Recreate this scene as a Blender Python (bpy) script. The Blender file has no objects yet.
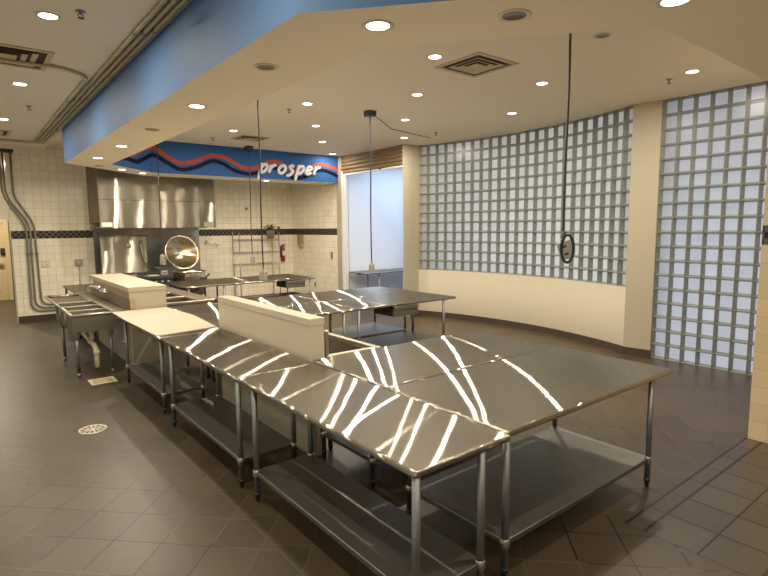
import bpy, bmesh, math, random
from mathutils import Vector, Matrix
random.seed(7)
PI = math.pi
scn = bpy.context.scene
COL = scn.collection

# ------------------------------------------------------------------ materials
class NT:
    def __init__(s, name):
        m = bpy.data.materials.new(name); m.use_nodes = True
        s.m = m; s.t = m.node_tree; s.n = s.t.nodes; s.l = s.t.links
        s.b = s.n['Principled BSDF']; s.out = s.n['Material Output']
    def new(s, typ, **kw):
        n = s.n.new(typ)
        for k, v in kw.items(): setattr(n, k, v)
        return n
    def put(s, sock, v):
        if hasattr(v, 'is_linked'): s.l.new(v, sock)
        else: sock.default_value = v
    def math(s, op, a, b=None, c=None):
        n = s.new('ShaderNodeMath', operation=op)
        s.put(n.inputs[0], a)
        if b is not None: s.put(n.inputs[1], b)
        if c is not None: s.put(n.inputs[2], c)
        return n.outputs[0]
    def mix(s, f, a, b):
        n = s.new('ShaderNodeMix', data_type='RGBA')
        s.put(n.inputs[0], f); s.put(n.inputs[6], a); s.put(n.inputs[7], b)
        return n.outputs[2]
    def coord(s, kind='Object'):
        return s.new('ShaderNodeTexCoord').outputs[kind]
    def xyz(s, v=None):
        n = s.new('ShaderNodeSeparateXYZ'); s.l.new(v if v is not None else s.coord(), n.inputs[0]); return n.outputs
    def comb(s, x, y, z):
        n = s.new('ShaderNodeCombineXYZ'); s.put(n.inputs[0], x); s.put(n.inputs[1], y); s.put(n.inputs[2], z); return n.outputs[0]
    def noise(s, scale, vec=None, detail=3, rough=.5):
        n = s.new('ShaderNodeTexNoise'); n.inputs['Scale'].default_value = scale
        n.inputs['Detail'].default_value = detail; n.inputs['Roughness'].default_value = rough
        s.l.new(vec if vec is not None else s.coord(), n.inputs['Vector']); return n.outputs['Fac']
    def scale(s, vec, sc):
        n = s.new('ShaderNodeMapping'); n.inputs['Scale'].default_value = sc; s.l.new(vec, n.inputs[0]); return n.outputs[0]
    def bump(s, h, strength=.2, dist=.01):
        n = s.new('ShaderNodeBump'); n.inputs['Strength'].default_value = strength; n.inputs['Distance'].default_value = dist
        s.l.new(h, n.inputs['Height']); s.l.new(n.outputs[0], s.b.inputs['Normal']); return n.outputs[0]
    def line(s, u, period, off, width):
        """1 on grout lines of the coordinate u"""
        a = s.math('DIVIDE', s.math('SUBTRACT', u, off), period)
        f = s.math('ABSOLUTE', s.math('SUBTRACT', s.math('FRACT', s.math('ADD', a, 1000.5)), .5))
        return s.math('LESS_THAN', f, width / period / 2)
    def set(s, **kw):
        for k, v in kw.items(): s.put(s.b.inputs[k.replace('_', ' ')], v)

def C4(r, g, b): return (r, g, b, 1)
def srgb(r, g, b):
    f = lambda c: ((c / 255 + .055) / 1.055) ** 2.4 if c > 10 else c / 255 / 12.92
    return (f(r), f(g), f(b), 1)

def plain(name, col, rough=.5, metal=0, var=.06, scale=8, bump=0, **kw):
    t = NT(name)
    n = t.noise(scale)
    c2 = tuple(max(0, c * (1 - var)) for c in col[:3]) + (1,); c1 = tuple(min(1, c * (1 + var)) for c in col[:3]) + (1,)
    t.set(Base_Color=t.mix(n, c1, c2), Roughness=rough, Metallic=metal)
    if bump: t.bump(t.noise(scale * 6), bump, .005)
    for k, v in kw.items(): t.put(t.b.inputs[k.replace('_', ' ')], v)
    return t.m

def steel(name, col, rough, axis, aniso=.8, wav=.25, haze=.16):
    """brushed stainless steel, brushed along the object's axis (0 x, 1 y, 2 z)"""
    t = NT(name)
    t.n.remove(t.b)
    co = t.coord()
    sc = [160, 160, 160]; sc[axis] = 2.0
    br = t.noise(1, t.scale(co, sc), 2)
    big = t.noise(1.3, co, 3)
    f = t.math('ADD', t.math('MULTIPLY', br, .35), t.math('MULTIPLY', big, .65))
    col2 = t.mix(f, tuple(c * 1.3 for c in col[:3]) + (1,), tuple(c * .72 for c in col[:3]) + (1,))
    tv = [0, 0, 0]; tv[axis] = 1
    vt = t.new('ShaderNodeVectorTransform', vector_type='VECTOR', convert_from='OBJECT', convert_to='WORLD')
    vt.inputs[0].default_value = tv
    ws = [2.6, 2.6, 2.6]; ws[axis] = 1.5
    bu = t.new('ShaderNodeBump'); bu.inputs['Strength'].default_value = wav; bu.inputs['Distance'].default_value = .012
    t.l.new(t.noise(1, t.scale(co, ws), 1), bu.inputs['Height'])
    g = t.new('ShaderNodeBsdfAnisotropic', distribution='BECKMANN')
    t.put(g.inputs['Color'], col2); g.inputs['Roughness'].default_value = rough; g.inputs['Anisotropy'].default_value = aniso
    t.l.new(vt.outputs[0], g.inputs['Tangent']); t.l.new(bu.outputs[0], g.inputs['Normal'])
    hz = t.new('ShaderNodeBsdfAnisotropic', distribution='GGX'); t.put(hz.inputs['Color'], col2); hz.inputs['Roughness'].default_value = .42
    mx = t.new('ShaderNodeMixShader'); mx.inputs[0].default_value = haze
    t.l.new(g.outputs[0], mx.inputs[1]); t.l.new(hz.outputs[0], mx.inputs[2])
    t.l.new(mx.outputs[0], t.out.inputs[0])
    return t.m

def wall_tile(name, ax, tint=(246, 236, 210), p=.168, band=True, off=0.02):
    t = NT(name)
    x = t.xyz(); u, z = x[ax], x[2]
    g = t.math('MAXIMUM', t.line(u, p, off, .006), t.line(z, p, .019, .006))
    base = srgb(*tint); cell = t.new('ShaderNodeTexWhiteNoise', noise_dimensions='2D')
    t.l.new(t.comb(t.math('FLOOR', t.math('DIVIDE', t.math('SUBTRACT', u, off), p)), t.math('FLOOR', t.math('DIVIDE', t.math('SUBTRACT', z, .019), p)), 0), cell.inputs['Vector'])
    tile = t.mix(cell.outputs[0], tuple(c * 1.03 for c in base[:3]) + (1,), tuple(c * .93 for c in base[:3]) + (1,))
    col = t.mix(g, tile, srgb(190, 172, 138))
    rough = t.math('MULTIPLY_ADD', g, .4, .22)
    if band:
        inb = t.math('MULTIPLY', t.math('GREATER_THAN', z, 1.868), t.math('LESS_THAN', z, 2.046))
        q = .0593
        row = t.math('FLOOR', t.math('DIVIDE', t.math('SUBTRACT', z, 1.868), q))
        uu = t.math('ADD', t.math('DIVIDE', u, q * 2), t.math('MULTIPLY', row, .5))
        dark = t.math('LESS_THAN', t.math('FRACT', t.math('ADD', uu, 100)), .5)
        bc = t.mix(dark, srgb(80, 79, 72), srgb(9, 9, 10))
        gl = t.math('MAXIMUM', t.line(u, q, 0, .005), t.line(t.math('SUBTRACT', z, 1.868), q, 0, .005))
        bc = t.mix(gl, bc, srgb(52, 50, 45))
        col = t.mix(inb, col, bc)
    t.set(Base_Color=col, Roughness=rough)
    t.bump(t.math('SUBTRACT', 1, g), .35, .002)
    return t.m

def floor_mat():
    t = NT('quarry_tile_floor')
    co = t.coord(); x = t.xyz(co); X, Y = x[0], x[1]
    d1 = t.math('SUBTRACT', X, Y); d2 = t.math('ADD', X, Y)
    s = .471
    left = t.math('LESS_THAN', X, 1.45)
    d2o = t.math('ADD', d2, t.math('MULTIPLY', left, .09))
    gd = t.math('MAXIMUM', t.line(d1, s, 1.175, .015), t.line(d2o, s, 4.46, .015))
    ga = t.math('MAXIMUM', t.line(X, .345, 3.465, .018), t.line(Y, .33, 1.56 - .01, .016))
    axis = t.math('MULTIPLY', t.math('LESS_THAN', Y, 1.68), t.math('GREATER_THAN', X, 3.465))
    strip = t.math('MULTIPLY', t.math('GREATER_THAN', Y, 1.555), axis)
    ga = t.math('MAXIMUM', t.math('MULTIPLY', ga, t.math('SUBTRACT', 1, strip)), t.math('MULTIPLY', strip, t.line(X, .345, 3.465, .016)))
    edge = t.math('MAXIMUM', t.math('MULTIPLY', t.math('LESS_THAN', t.math('ABSOLUTE', t.math('SUBTRACT', Y, 1.68)), .011), t.math('GREATER_THAN', X, 3.465)),
                  t.math('MULTIPLY', t.math('LESS_THAN', t.math('ABSOLUTE', t.math('SUBTRACT', Y, 1.555)), .010), t.math('GREATER_THAN', X, 3.465)))
    e2 = t.math('MULTIPLY', t.math('LESS_THAN', t.math('ABSOLUTE', t.math('SUBTRACT', X, 1.45)), .006), t.math('GREATER_THAN', Y, 1.0))
    g = t.math('ADD', t.math('MULTIPLY', gd, t.math('SUBTRACT', 1, axis)), t.math('MULTIPLY', ga, axis))
    g = t.math('MINIMUM', t.math('MAXIMUM', t.math('MAXIMUM', g, edge), e2), 1)
    wn = t.new('ShaderNodeTexWhiteNoise', noise_dimensions='3D')
    fa = t.math('FLOOR', t.math('DIVIDE', t.math('SUBTRACT', d1, 1.175), s)); fb = t.math('FLOOR', t.math('DIVIDE', t.math('SUBTRACT', d2o, 4.46), s))
    ga1 = t.math('FLOOR', t.math('DIVIDE', t.math('SUBTRACT', X, 3.465), .345)); gb1 = t.math('FLOOR', t.math('DIVIDE', t.math('SUBTRACT', Y, 1.55), .33))
    na = t.math('SUBTRACT', 1, axis)
    t.l.new(t.comb(t.math('ADD', t.math('MULTIPLY', fa, na), t.math('MULTIPLY', ga1, axis)), t.math('ADD', t.math('MULTIPLY', fb, na), t.math('MULTIPLY', gb1, axis)), axis), wn.inputs['Vector'])
    tile = t.mix(wn.outputs[0], t.mix(axis, srgb(70, 57, 41), srgb(72, 64, 52)), t.mix(axis, srgb(55, 45, 33), srgb(60, 53, 43)))
    tile = t.mix(t.math('MULTIPLY', t.noise(9, co, 5, .7), .5), tile, srgb(78, 66, 50))
    # grout: pale in some runs, dirty dark in others
    gn = t.math('GREATER_THAN', t.noise(.9, co, 2), .5)
    gc = t.mix(gn, srgb(20, 16, 12), srgb(80, 71, 58))
    gc = t.mix(t.math('MULTIPLY', t.math('LESS_THAN', Y, 1.70), t.math('GREATER_THAN', X, 3.44)), gc, srgb(16, 13, 10))
    t.set(Base_Color=t.mix(g, tile, gc), Roughness=t.math('MULTIPLY_ADD', t.noise(30, co, 4), .22, .27))
    t.b.inputs['Specular IOR Level'].default_value = .45
    h = t.math('ADD', t.math('MULTIPLY', g, -1), t.math('MULTIPLY', t.noise(160, co, 3), .25))
    t.bump(h, .3, .003)
    return t.m

def glossy_mix(name):
    t = NT(name)
    t.n.remove(t.b)
    tr = t.new('ShaderNodeBsdfTransparent'); tr.inputs[0].default_value = (.93, .96, .96, 1)
    gl = t.new('ShaderNodeBsdfGlossy'); gl.inputs['Roughness'].default_value = .28
    lw = t.new('ShaderNodeLayerWeight'); lw.inputs[0].default_value = .5
    fac = t.math('MULTIPLY_ADD', t.math('POWER', lw.outputs['Facing'], 4), .25, .025)
    bu = t.new('ShaderNodeBump'); bu.inputs['Strength'].default_value = .25; bu.inputs['Distance'].default_value = .004
    t.l.new(t.noise(1, t.scale(t.coord(), (9, 9, 60)), 1), bu.inputs['Height'])
    t.l.new(bu.outputs[0], gl.inputs['Normal'])
    mx = t.new('ShaderNodeMixShader'); t.l.new(fac, mx.inputs[0]); t.l.new(tr.outputs[0], mx.inputs[1]); t.l.new(gl.outputs[0], mx.inputs[2])
    t.l.new(mx.outputs[0], t.out.inputs[0])
    return t.m

def pane_mat(name, hi, lo):
    t = NT(name)
    t.n.remove(t.b)
    co = t.coord(); x = t.xyz(co)
    wob = t.noise(3.5, co, 2)
    ray = t.new('ShaderNodeTexWave', wave_type='BANDS', bands_direction='Z'); ray.inputs['Scale'].default_value = 26; ray.inputs['Distortion'].default_value = 2.5
    t.l.new(co, ray.inputs[0])
    col = t.mix(t.math('MULTIPLY', ray.outputs['Fac'], .28), hi, lo)
    col = t.mix(t.math('MULTIPLY', wob, .35), col, tuple(c * .8 for c in lo[:3]) + (1,))
    cx = t.xyz(co); wn = t.new('ShaderNodeTexWhiteNoise', noise_dimensions='2D')
    t.l.new(t.comb(t.math('FLOOR', t.math('DIVIDE', t.math('SUBTRACT', cx[1], 3.762), .2155)), t.math('FLOOR', t.math('DIVIDE', t.math('SUBTRACT', cx[2], 3.90), .2167)), 0), wn.inputs['Vector'])
    col = t.mix(t.math('MULTIPLY', wn.outputs[0], .45), col, tuple(c * .85 for c in lo[:3]) + (1,))
    tl = t.new('ShaderNodeBsdfTranslucent'); t.l.new(col, tl.inputs[0])
    df = t.new('ShaderNodeBsdfDiffuse'); df.inputs[0].default_value = (.6, .62, .62, 1)
    mx = t.new('ShaderNodeMixShader'); mx.inputs[0].default_value = .12
    t.l.new(tl.outputs[0], mx.inputs[1]); t.l.new(df.outputs[0], mx.inputs[2]); t.l.new(mx.outputs[0], t.out.inputs[0])
    return t.m

def emit(name, col, st):
    t = NT(name)
    t.set(Base_Color=(.9, .9, .88, 1), Emission_Color=col, Emission_Strength=st)
    return t.m

M = {}
STEEL = (.38, .35, .305, 1)
M['top_x'] = steel('brushed_steel_lengthwise', STEEL, .175, 0, .93, .2)
M['top_y'] = steel('brushed_steel_crosswise', STEEL, .175, 1, .93, .2)
M['steel_z'] = steel('brushed_steel_upright', (.46, .43, .385, 1), .24, 2, .7, .3)
M['steel_h'] = steel('brushed_hood_steel', (.31, .28, .23, 1), .23, 0, .86, .45, .25)
M['steel'] = steel('satin_steel', (.50, .47, .43, 1), .26, 0, .5, .3)
M['steel_dark'] = steel('dull_steel_basin', (.40, .37, .31, 1), .42, 2, .4, .2, .6)
M['galv'] = plain('galvanised_steel', (.25, .265, .27, 1), .45, .9, .12, 14)
M['shelf'] = plain('galvanised_shelf', (.235, .225, .205, 1), .45, 1, .10, 7, 0)
M['chrome'] = plain('chrome', (.78, .78, .77, 1), .13, 1, .03)
M['collar'] = plain('aluminium_collar', (.50, .46, .39, 1), .38, 1, .05)
M['rim'] = plain('steel_rim_painted_reflection', (.44, .38, .29, 1), .36, .95, .12, 9)  # brown colour paints in the reflection of the nearby wall
M['black'] = plain('black_plastic', (.016, .016, .017, 1), .45)
M['iron'] = plain('cast_iron', (.03, .028, .026, 1), .5, .3, .2, 30, .2)
M['cream'] = plain('cream_wall_paint', srgb(172, 163, 142), .6, 0, .02, 3, .03)
M['soffit'] = plain('soffit_underside_lit_tone', srgb(246, 232, 204), .7, 0, .02, 2, .03)  # lighter, warmer tone paints in the light on the underside
M['ceil'] = plain('ceiling_shaded_tone', srgb(236, 226, 206), .7, 0, .02, 2, .03)  # greyer than the soffit: the recess's duller light put into the colour
M['white_lam'] = plain('white_laminate_partition', srgb(182, 171, 148), .45, 0, .02, 4)
M['sheet'] = plain('white_board_sheet', srgb(188, 176, 151), .55, 0, .09, 2.6)
M['tan'] = plain('tan_trim_board', srgb(172, 148, 108), .5, 0, .08, 12)
M['blue'] = plain('blue_soffit_paint', srgb(76, 115, 166), .62, 0, .03, 2, .03)
M['mural'] = plain('bright_blue_mural', srgb(44, 86, 148), .55, 0, .03, 2)
M['orange'] = plain('burnt_orange_paint', srgb(170, 72, 48), .6, 0, .04, 5)
M['navy'] = plain('navy_paint', srgb(8, 12, 42), .6, 0, .04, 5)
M['letter'] = plain('white_lettering', srgb(226, 228, 232), .5, 0, .05, 30)
M['tile_x'] = wall_tile('cream_tile_back_wall', 0)
M['tile_y'] = wall_tile('cream_tile_side_wall', 1)
M['tile_big'] = wall_tile('large_cream_tile', 1, (222, 200, 160), .168, True, .01)
M['floor'] = floor_mat()
M['base'] = plain('dark_tile_base', srgb(60, 52, 44), .35, 0, .1, 10)
M['side_glass'] = plain('glass_block_side', srgb(136, 138, 133), .2, 0, .2, 9)
M['mortar'] = plain('pale_mortar', srgb(104, 103, 96), .6, 0, .05, 20)
M['glass'] = glossy_mix('clear_block_face')
M['pane'] = pane_mat('fluted_block_back_neutral', (.97, .945, .88, 1), (.66, .66, .63, 1)); M['pane_blue'] = pane_mat('fluted_block_back_bluish', (.84, .86, .93, 1), (.54, .57, .66, 1))
M['pvc'] = plain('white_pvc', srgb(226, 212, 178), .35, 0, .04)
M['lens'] = emit('lamp_lens', (1, .92, .78, 1), 14)
M['lens_off'] = plain('unlit_reflector', (.17, .15, .12, 1), .3, .8, .1)  # dark colour stands in for shade deep inside the flat fitting
M['ring'] = plain('white_trim_ring', srgb(224, 212, 186), .4)
M['vent'] = plain('painted_vent_metal', srgb(196, 178, 142), .5)
M['vent_in'] = plain('vent_throat', (.035, .03, .026, 1), .8)
M['conduit'] = plain('zinc_conduit', srgb(186, 174, 146), .4, .25, .1)
M['wall_conduit'] = plain('grey_wall_conduit', srgb(128, 124, 112), .4, .4, .1)
M['shutter'] = plain('beige_roller_shutter', srgb(122, 102, 72), .5, .2, .05)
M['white_frame'] = plain('white_door_frame', srgb(226, 226, 226), .4, 0, .02)
M['bright_wall'] = plain('white_side_room_wall', srgb(228, 232, 240), .6, 0, .02)
for k in ('mural', 'orange', 'navy'): M[k].node_tree.nodes['Principled BSDF'].inputs['Specular IOR Level'].default_value = .12
M['door'] = plain('cream_wood_door', srgb(222, 196, 152), .5, 0, .06, 5)
M['red'] = plain('red_enamel', srgb(128, 18, 20), .3)
M['green'] = plain('leaf_green', srgb(70, 84, 44), .6, 0, .25, 30)
M['flower'] = plain('orange_petals', srgb(226, 140, 52), .6, 0, .2, 40)
M['planter'] = plain('grey_planter', srgb(128, 124, 110), .6, 0, .1, 20)
M['beige'] = plain('beige_box_plastic', srgb(142, 122, 88), .5)
M['grey_box'] = plain('grey_outlet_box', srgb(150, 146, 134), .5, .2)
M['brass'] = plain('brass', (.72, .52, .2, 1), .25, 1)
M['kettle'] = plain('spun_steel', (.70, .65, .56, 1), .2, 1, .06, 5)
M['bronze'] = steel('polished_lid_inside', (.42, .34, .22, 1), .22, 2, .4, .3)
M['grate'] = plain('drain_grate_nickel', (.70, .64, .52, 1), .4, .6, .05)
M['paper'] = plain('white_sticker', srgb(222, 218, 206), .6)
M['ground'] = plain('outdoor_paving', (.30, .30, .31, 1), .8, 0, .1, 3)

# ------------------------------------------------------------------ mesh builder
class MB:
    def __init__(s): s.bm = bmesh.new(); s.smooth = False
    def face(s, pts, mi=0, sm=False):
        f = s.bm.faces.new([s.bm.verts.new(p) for p in pts]); f.material_index = mi; f.smooth = sm; return f
    def box(s, x0, x1, y0, y1, z0, z1, mi=0, bev=0, seg=2):
        r = bmesh.ops.create_cube(s.bm, size=1)
        for v in r['verts']: v.co = Vector(((x0 + x1) / 2 + v.co.x * (x1 - x0), (y0 + y1) / 2 + v.co.y * (y1 - y0), (z0 + z1) / 2 + v.co.z * (z1 - z0)))
        fs = set(f for v in r['verts'] for f in v.link_faces)
        for f in fs: f.material_index = mi
        if bev:
            es = list({e for f in fs for e in f.edges})
            q = bmesh.ops.bevel(s.bm, geom=es, offset=bev, segments=seg, affect='EDGES', profile=.5)
            for f in q['faces']: f.material_index = mi; f.smooth = True
        return s
    def tube(s, pts, r, n=10, mi=0, cap=True, sq=None):
        """swept tube; sq=(a,b) makes an elliptic section, b along world-up of the path frame"""
        pts = [Vector(p) for p in pts]
        rs = r if isinstance(r, (list, tuple)) else [r] * len(pts)
        rings = []; prev = None
        for i, p in enumerate(pts):
            a = pts[i] - pts[i - 1] if i else pts[1] - pts[0]
            b = pts[i + 1] - pts[i] if i < len(pts) - 1 else pts[i] - pts[i - 1]
            d = (a.normalized() + b.normalized())
            if d.length < 1e-6: d = a
            d.normalize()
            if prev is None:
                u = d.cross(Vector((0, 0, 1)))
                if u.length < .05: u = d.cross(Vector((1, 0, 0)))
            else: u = prev - d * prev.dot(d)
            u.normalize(); prev = u; w = d.cross(u)
            rings.append([s.bm.verts.new(p + (u * math.cos(2 * PI * k / n) + w * math.sin(2 * PI * k / n)) * rs[i]) for k in range(n)])
        for A, B in zip(rings, rings[1:]):
            for k in range(n):
                f = s.bm.faces.new((A[k], A[(k + 1) % n], B[(k + 1) % n], B[k])); f.smooth = True; f.material_index = mi
        if cap:
            for R in (rings[0][::-1], rings[-1]):
                f = s.bm.faces.new(R); f.material_index = mi
        return s
    def lathe(s, prof, n=28, mi=0, mat=None, sm=True):
        """profile [(r,z)...] round z, optional matrix"""
        rings = []
        for r, z in prof:
            if r < 1e-6: ring = [s.bm.verts.new((0, 0, z))]
            else: ring = [s.bm.verts.new((r * math.cos(2 * PI * k / n), r * math.sin(2 * PI * k / n), z)) for k in range(n)]
            rings.append(ring)
        for A, B in zip(rings, rings[1:]):
            for k in range(n):
                a = [A[k % len(A)], A[(k + 1) % len(A)], B[(k + 1) % len(B)], B[k % len(B)]]
                a = [v for i, v in enumerate(a) if v not in a[:i]]
                if len(a) > 2:
                    f = s.bm.faces.new(a); f.smooth = sm; f.material_index = mi
        if mat is not None:
            for ring in rings:
                for v in ring: v.co = mat @ v.co
        return s
    def prism(s, poly, z0, z1, mi=0, mi_side=None):
        """vertical prism of an xy polygon (counter-clockwise)"""
        b = [s.bm.verts.new((x, y, z0)) for x, y in poly]; t = [s.bm.verts.new((x, y, z1)) for x, y in poly]
        s.bm.faces.new(b[::-1]).material_index = mi; s.bm.faces.new(t).material_index = mi
        for i in range(len(poly)):
            f = s.bm.faces.new((b[i], b[(i + 1) % len(b)], t[(i + 1) % len(b)], t[i])); f.material_index = mi if mi_side is None else mi_side
        return s
    def move(s, mat):
        for v in s.bm.verts: v.co = mat @ v.co
        return s
    def build(s, name, mats, parent=None, loc=None):
        me = bpy.data.meshes.new(name); bmesh.ops.recalc_face_normals(s.bm, faces=s.bm.faces) if not s.smooth else None
        s.bm.to_mesh(me); s.bm.free()
        for m in (mats if isinstance(mats, list) else [mats]): me.materials.append(m)
        o = bpy.data.objects.new(name, me); COL.objects.link(o)
        if parent is not None: o.parent = parent
        if loc is not None: o.location = loc
        return o

def tag(o, label, cat, group=None):
    o['label'] = label; o['category'] = cat
    if group: o['group'] = group
    return o
def thing(name, label, cat, loc=(0, 0, 0), rz=0, group=None):
    o = bpy.data.objects.new(name, None); COL.objects.link(o); o.empty_display_size = .1
    o.location = loc; o.rotation_euler = (0, 0, rz)
    return tag(o, label, cat, group)
def struct(o): o['kind'] = 'structure'; return o
def dup(root, loc, label, rz=None, group=None):
    r = root.copy(); COL.objects.link(r); r.location = loc; r['label'] = label
    if rz is not None: r.rotation_euler = (0, 0, rz)
    if group: r['group'] = group
    for ch in list(root.children):
        c = ch.copy(); COL.objects.link(c); c.parent = r
        for g in list(ch.children):
            d = g.copy(); COL.objects.link(d); d.parent = c
    return r

def catmull(pts, k=8):
    P = [Vector(p) for p in pts]; P = [P[0] * 2 - P[1]] + P + [P[-1] * 2 - P[-2]]
    out = []
    for i in range(1, len(P) - 2):
        a, b, c, d = P[i - 1:i + 3]
        for j in range(k):
            t = j / k
            out.append(.5 * ((2 * b) + (c - a) * t + (2 * a - 5 * b + 4 * c - d) * t * t + (3 * b - a - 3 * c + d) * t ** 3))
    out.append(P[-2]); return out
def bend(pts, r=.08, k=6):
    """polyline with rounded corners"""
    P = [Vector(p) for p in pts]; out = [P[0]]
    for a, b, c in zip(P, P[1:], P[2:]):
        u = (a - b); v = (c - b); q = min(r, u.length * .45, v.length * .45)
        p0 = b + u.normalized() * q; p1 = b + v.normalized() * q
        for j in range(k + 1):
            t = j / k; out.append(p0 * (1 - t) ** 2 + b * 2 * t * (1 - t) + p1 * t * t)
    out.append(P[-1]); return out

# ------------------------------------------------------------------ setting
ZL, ZC, ZS = 3.80, 3.90, 3.22          # left ceiling, recess ceiling, soffit underside
XS, YB = 7.88, 14.33                   # side wall, back wall
m = MB()
m.face([(-5, -6, 0), (8.95, -6, 0), (8.95, 9.12, 0), (11.2, 9.12, 0), (11.2, 11.75, 0), (8.95, 11.75, 0), (8.95, 20, 0), (-5, 20, 0)])
struct(m.build('floor', M['floor']))
m = MB(); m.face([(1.54, -6, ZC), (1.54, 14.5, ZC), (11.2, 14.5, ZC), (11.2, -6, ZC)])
struct(m.build('ceiling', M['ceil']))
m = MB(); m.face([(-5, -6, ZL), (-5, 20, ZL), (1.6, 20, ZL), (1.6, -6, ZL)]); m.face([(1.6, -6, ZL), (1.6, 20, ZL), (1.6, 20, ZC + .01), (1.6, -6, ZC + .01)])
struct(m.build('ceiling_left', M['ceil']))
# back wall (tiled) with the free end at its left
m = MB(); m.box(.9, XS + .2, YB, YB + .2, 0, 3.9)
struct(m.build('wall_back', M['tile_x']))
m = MB(); m.box(.905, XS, YB - .012, YB, 0, .13)
struct(m.build('baseboard_back', M['base']))
m = MB(); m.box(.88, .906, YB - .014, YB + .21, 0, 1.86)
struct(m.build('trim_2', M['cream']))
m = MB(); m.box(XS, XS + .2, 11.86, YB, 0, 3.9)
struct(m.build('wall_right_tiled', M['tile_y']))
m = MB(); m.box(XS - .012, XS, 11.86, YB - .012, 0, .13)
struct(m.build('baseboard_right', M['base']))
m = MB(); m.box(XS - .012, XS + .2, 11.63, 11.86, 0, ZC); struct(m.build('wall_pilaster', M['cream']))
# corridor beyond the wall end
m = MB(); m.box(-5, 2.2, 19.3, 19.5, 0, 3.9); struct(m.build('wall_corridor', M['cream']))
m = MB(); m.box(1.3, 1.5, YB + .2, 19.3, 0, 3.9); struct(m.build('wall_corridor_right', M['cream']))
m = MB(); m.box(-3.4, -3.2, -6, 20, 0, 3.9); struct(m.build('wall_left_bounce', M['bright_wall']))  # unseen; set close and white to bounce light onto the ceiling
m = MB(); m.box(-5.2, 9, -6.2, -6, 0, 3.9); struct(m.build('wall_front', M['cream']))
# large-tile wall wing at the right
m = MB(); m.box(5.82, 8.9, -6, 1.675, 0, 3.9); struct(m.build('wall_right', M['tile_big']))

# curved wall ---------------------------------------------------------------
A0 = Vector((8.31, 9.16)); A1 = Vector((8.245, 4.17)); sag = .47
ch = A1 - A0; cl = ch.length; mid = (A0 + A1) / 2; nrm = Vector((-ch.y, ch.x)).normalized()
if nrm.x < 0: nrm = -nrm
R = cl * cl / (8 * sag) + sag / 2; CEN = mid + nrm * (sag - R); half = math.asin(cl / 2 / R)
basea = math.atan2(nrm.y, nrm.x)
def arc(t, d=0):           # t 0..1 from the doorway end to the pillar end, d outwards
    a = basea + half - 2 * half * t
    return CEN + Vector((math.cos(a), math.sin(a))) * (R + d)
BLK = .2155
SILL = 1.08
N = 48
m = MB()
for i in range(N):
    a, b = arc(i / N), arc((i + 1) / N); c, d = arc(i / N, .2), arc((i + 1) / N, .2)
    m.face([(a.x, a.y, 0), (b.x, b.y, 0), (b.x, b.y, SILL), (a.x, a.y, SILL)], 0, True)
    m.face([(a.x, a.y, SILL), (b.x, b.y, SILL), (d.x, d.y, SILL), (c.x, c.y, SILL)])
    m.face([(c.x, c.y, 0), (d.x, d.y, 0), (d.x, d.y, SILL), (c.x, c.y, SILL)], 0, True)
bmesh.ops.remove_doubles(m.bm, verts=m.bm.verts, dist=1e-4)
struct(m.build('wall_curved', M['cream']))
m = MB()
for i in range(N):
    a, b = arc(i / N, -.012), arc((i + 1) / N, -.012); c, d = arc(i / N), arc((i + 1) / N)
    m.face([(a.x, a.y, 0), (b.x, b.y, 0), (b.x, b.y, .125), (a.x, a.y, .125)], 0, True)
    m.face([(a.x, a.y, .125), (b.x, b.y, .125), (d.x, d.y, .125), (c.x, c.y, .125)])
struct(m.build('baseboard_curved', M['base']))
# pillar between the two glass walls, jog at the doorway
m = MB(); m.prism([(8.30, 3.765), (8.62, 3.765), (8.62, 4.17), (8.245, 4.17)], 0, ZC); struct(m.build('wall_pillar', M['cream']))
m = MB(); m.prism([(8.288, 3.762), (8.31, 3.762), (8.255, 4.175), (8.233, 4.175)], 0, .12); struct(m.build('baseboard_pillar', M['base']))
m = MB(); m.prism([(XS, 9.19), (XS, 9.16), (8.0, 9.15), (8.06, 9.15), (8.06, 9.145), (8.31, 9.145), (8.6, 9.145), (8.6, 9.19)], 0, ZC); struct(m.build('wall_jamb', M['cream']))
m = MB(); m.prism([(8.06, 9.133), (8.31, 9.133), (8.31, 9.1445), (8.06, 9.1445)], 0, .125); struct(m.build('baseboard_jamb', M['base']))

def block_window(name, P, cols, rows, z0, d0=.02, dep=.085, pane='pane'):
    """glass-block wall: P(s, d) gives the xy at column coordinate s, depth d"""
    m = MB(); g = MB()
    zt = lambda r: z0 + (ZC - z0) * r / rows
    for i in range(cols):
        for r in range(rows):
            s0, s1, za, zb = i, i + 1, zt(r), zt(r + 1)
            def ring(d, ins):
                a, b = P(s0 + ins / BLK, d), P(s1 - ins / BLK, d)
                return [(a.x, a.y, za + ins), (b.x, b.y, za + ins), (b.x, b.y, zb - ins), (a.x, a.y, zb - ins)]
            o, f, k = ring(d0, 0), ring(d0, .0065), ring(d0 + dep, .028)
            for j in range(4):
                q = (j + 1) % 4
                m.face([o[j], o[q], f[q], f[j]], 0); m.face([f[j], f[q], k[q], k[j]], 1)
            m.face(k, 2)
        a, b = P(i, d0 - .004), P(i + 1, d0 - .004)
        g.face([(a.x, a.y, z0), (b.x, b.y, z0), (b.x, b.y, ZC), (a.x, a.y, ZC)], 0, True)
    m.smooth = True
    w = struct(m.build(name, [M['mortar'], M['side_glass'], M[pane]]))
    bmesh.ops.remove_doubles(g.bm, verts=g.bm.verts, dist=1e-4)
    g.build('glass_face', M['glass'], w)
    return w
block_window('window_1', lambda s, d: arc(s / 23, d), 23, 13, SILL)
W0 = Vector((8.295, 3.762)); W1 = Vector((8.315, 3.762 - 9.6 * BLK)); wd = (W1 - W0).normalized()
block_window('window_2', lambda s, d: W0 + wd * (s * BLK) + Vector((-wd.y, wd.x)) * d, 10, 18, 0.0, pane='pane_blue')
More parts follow.
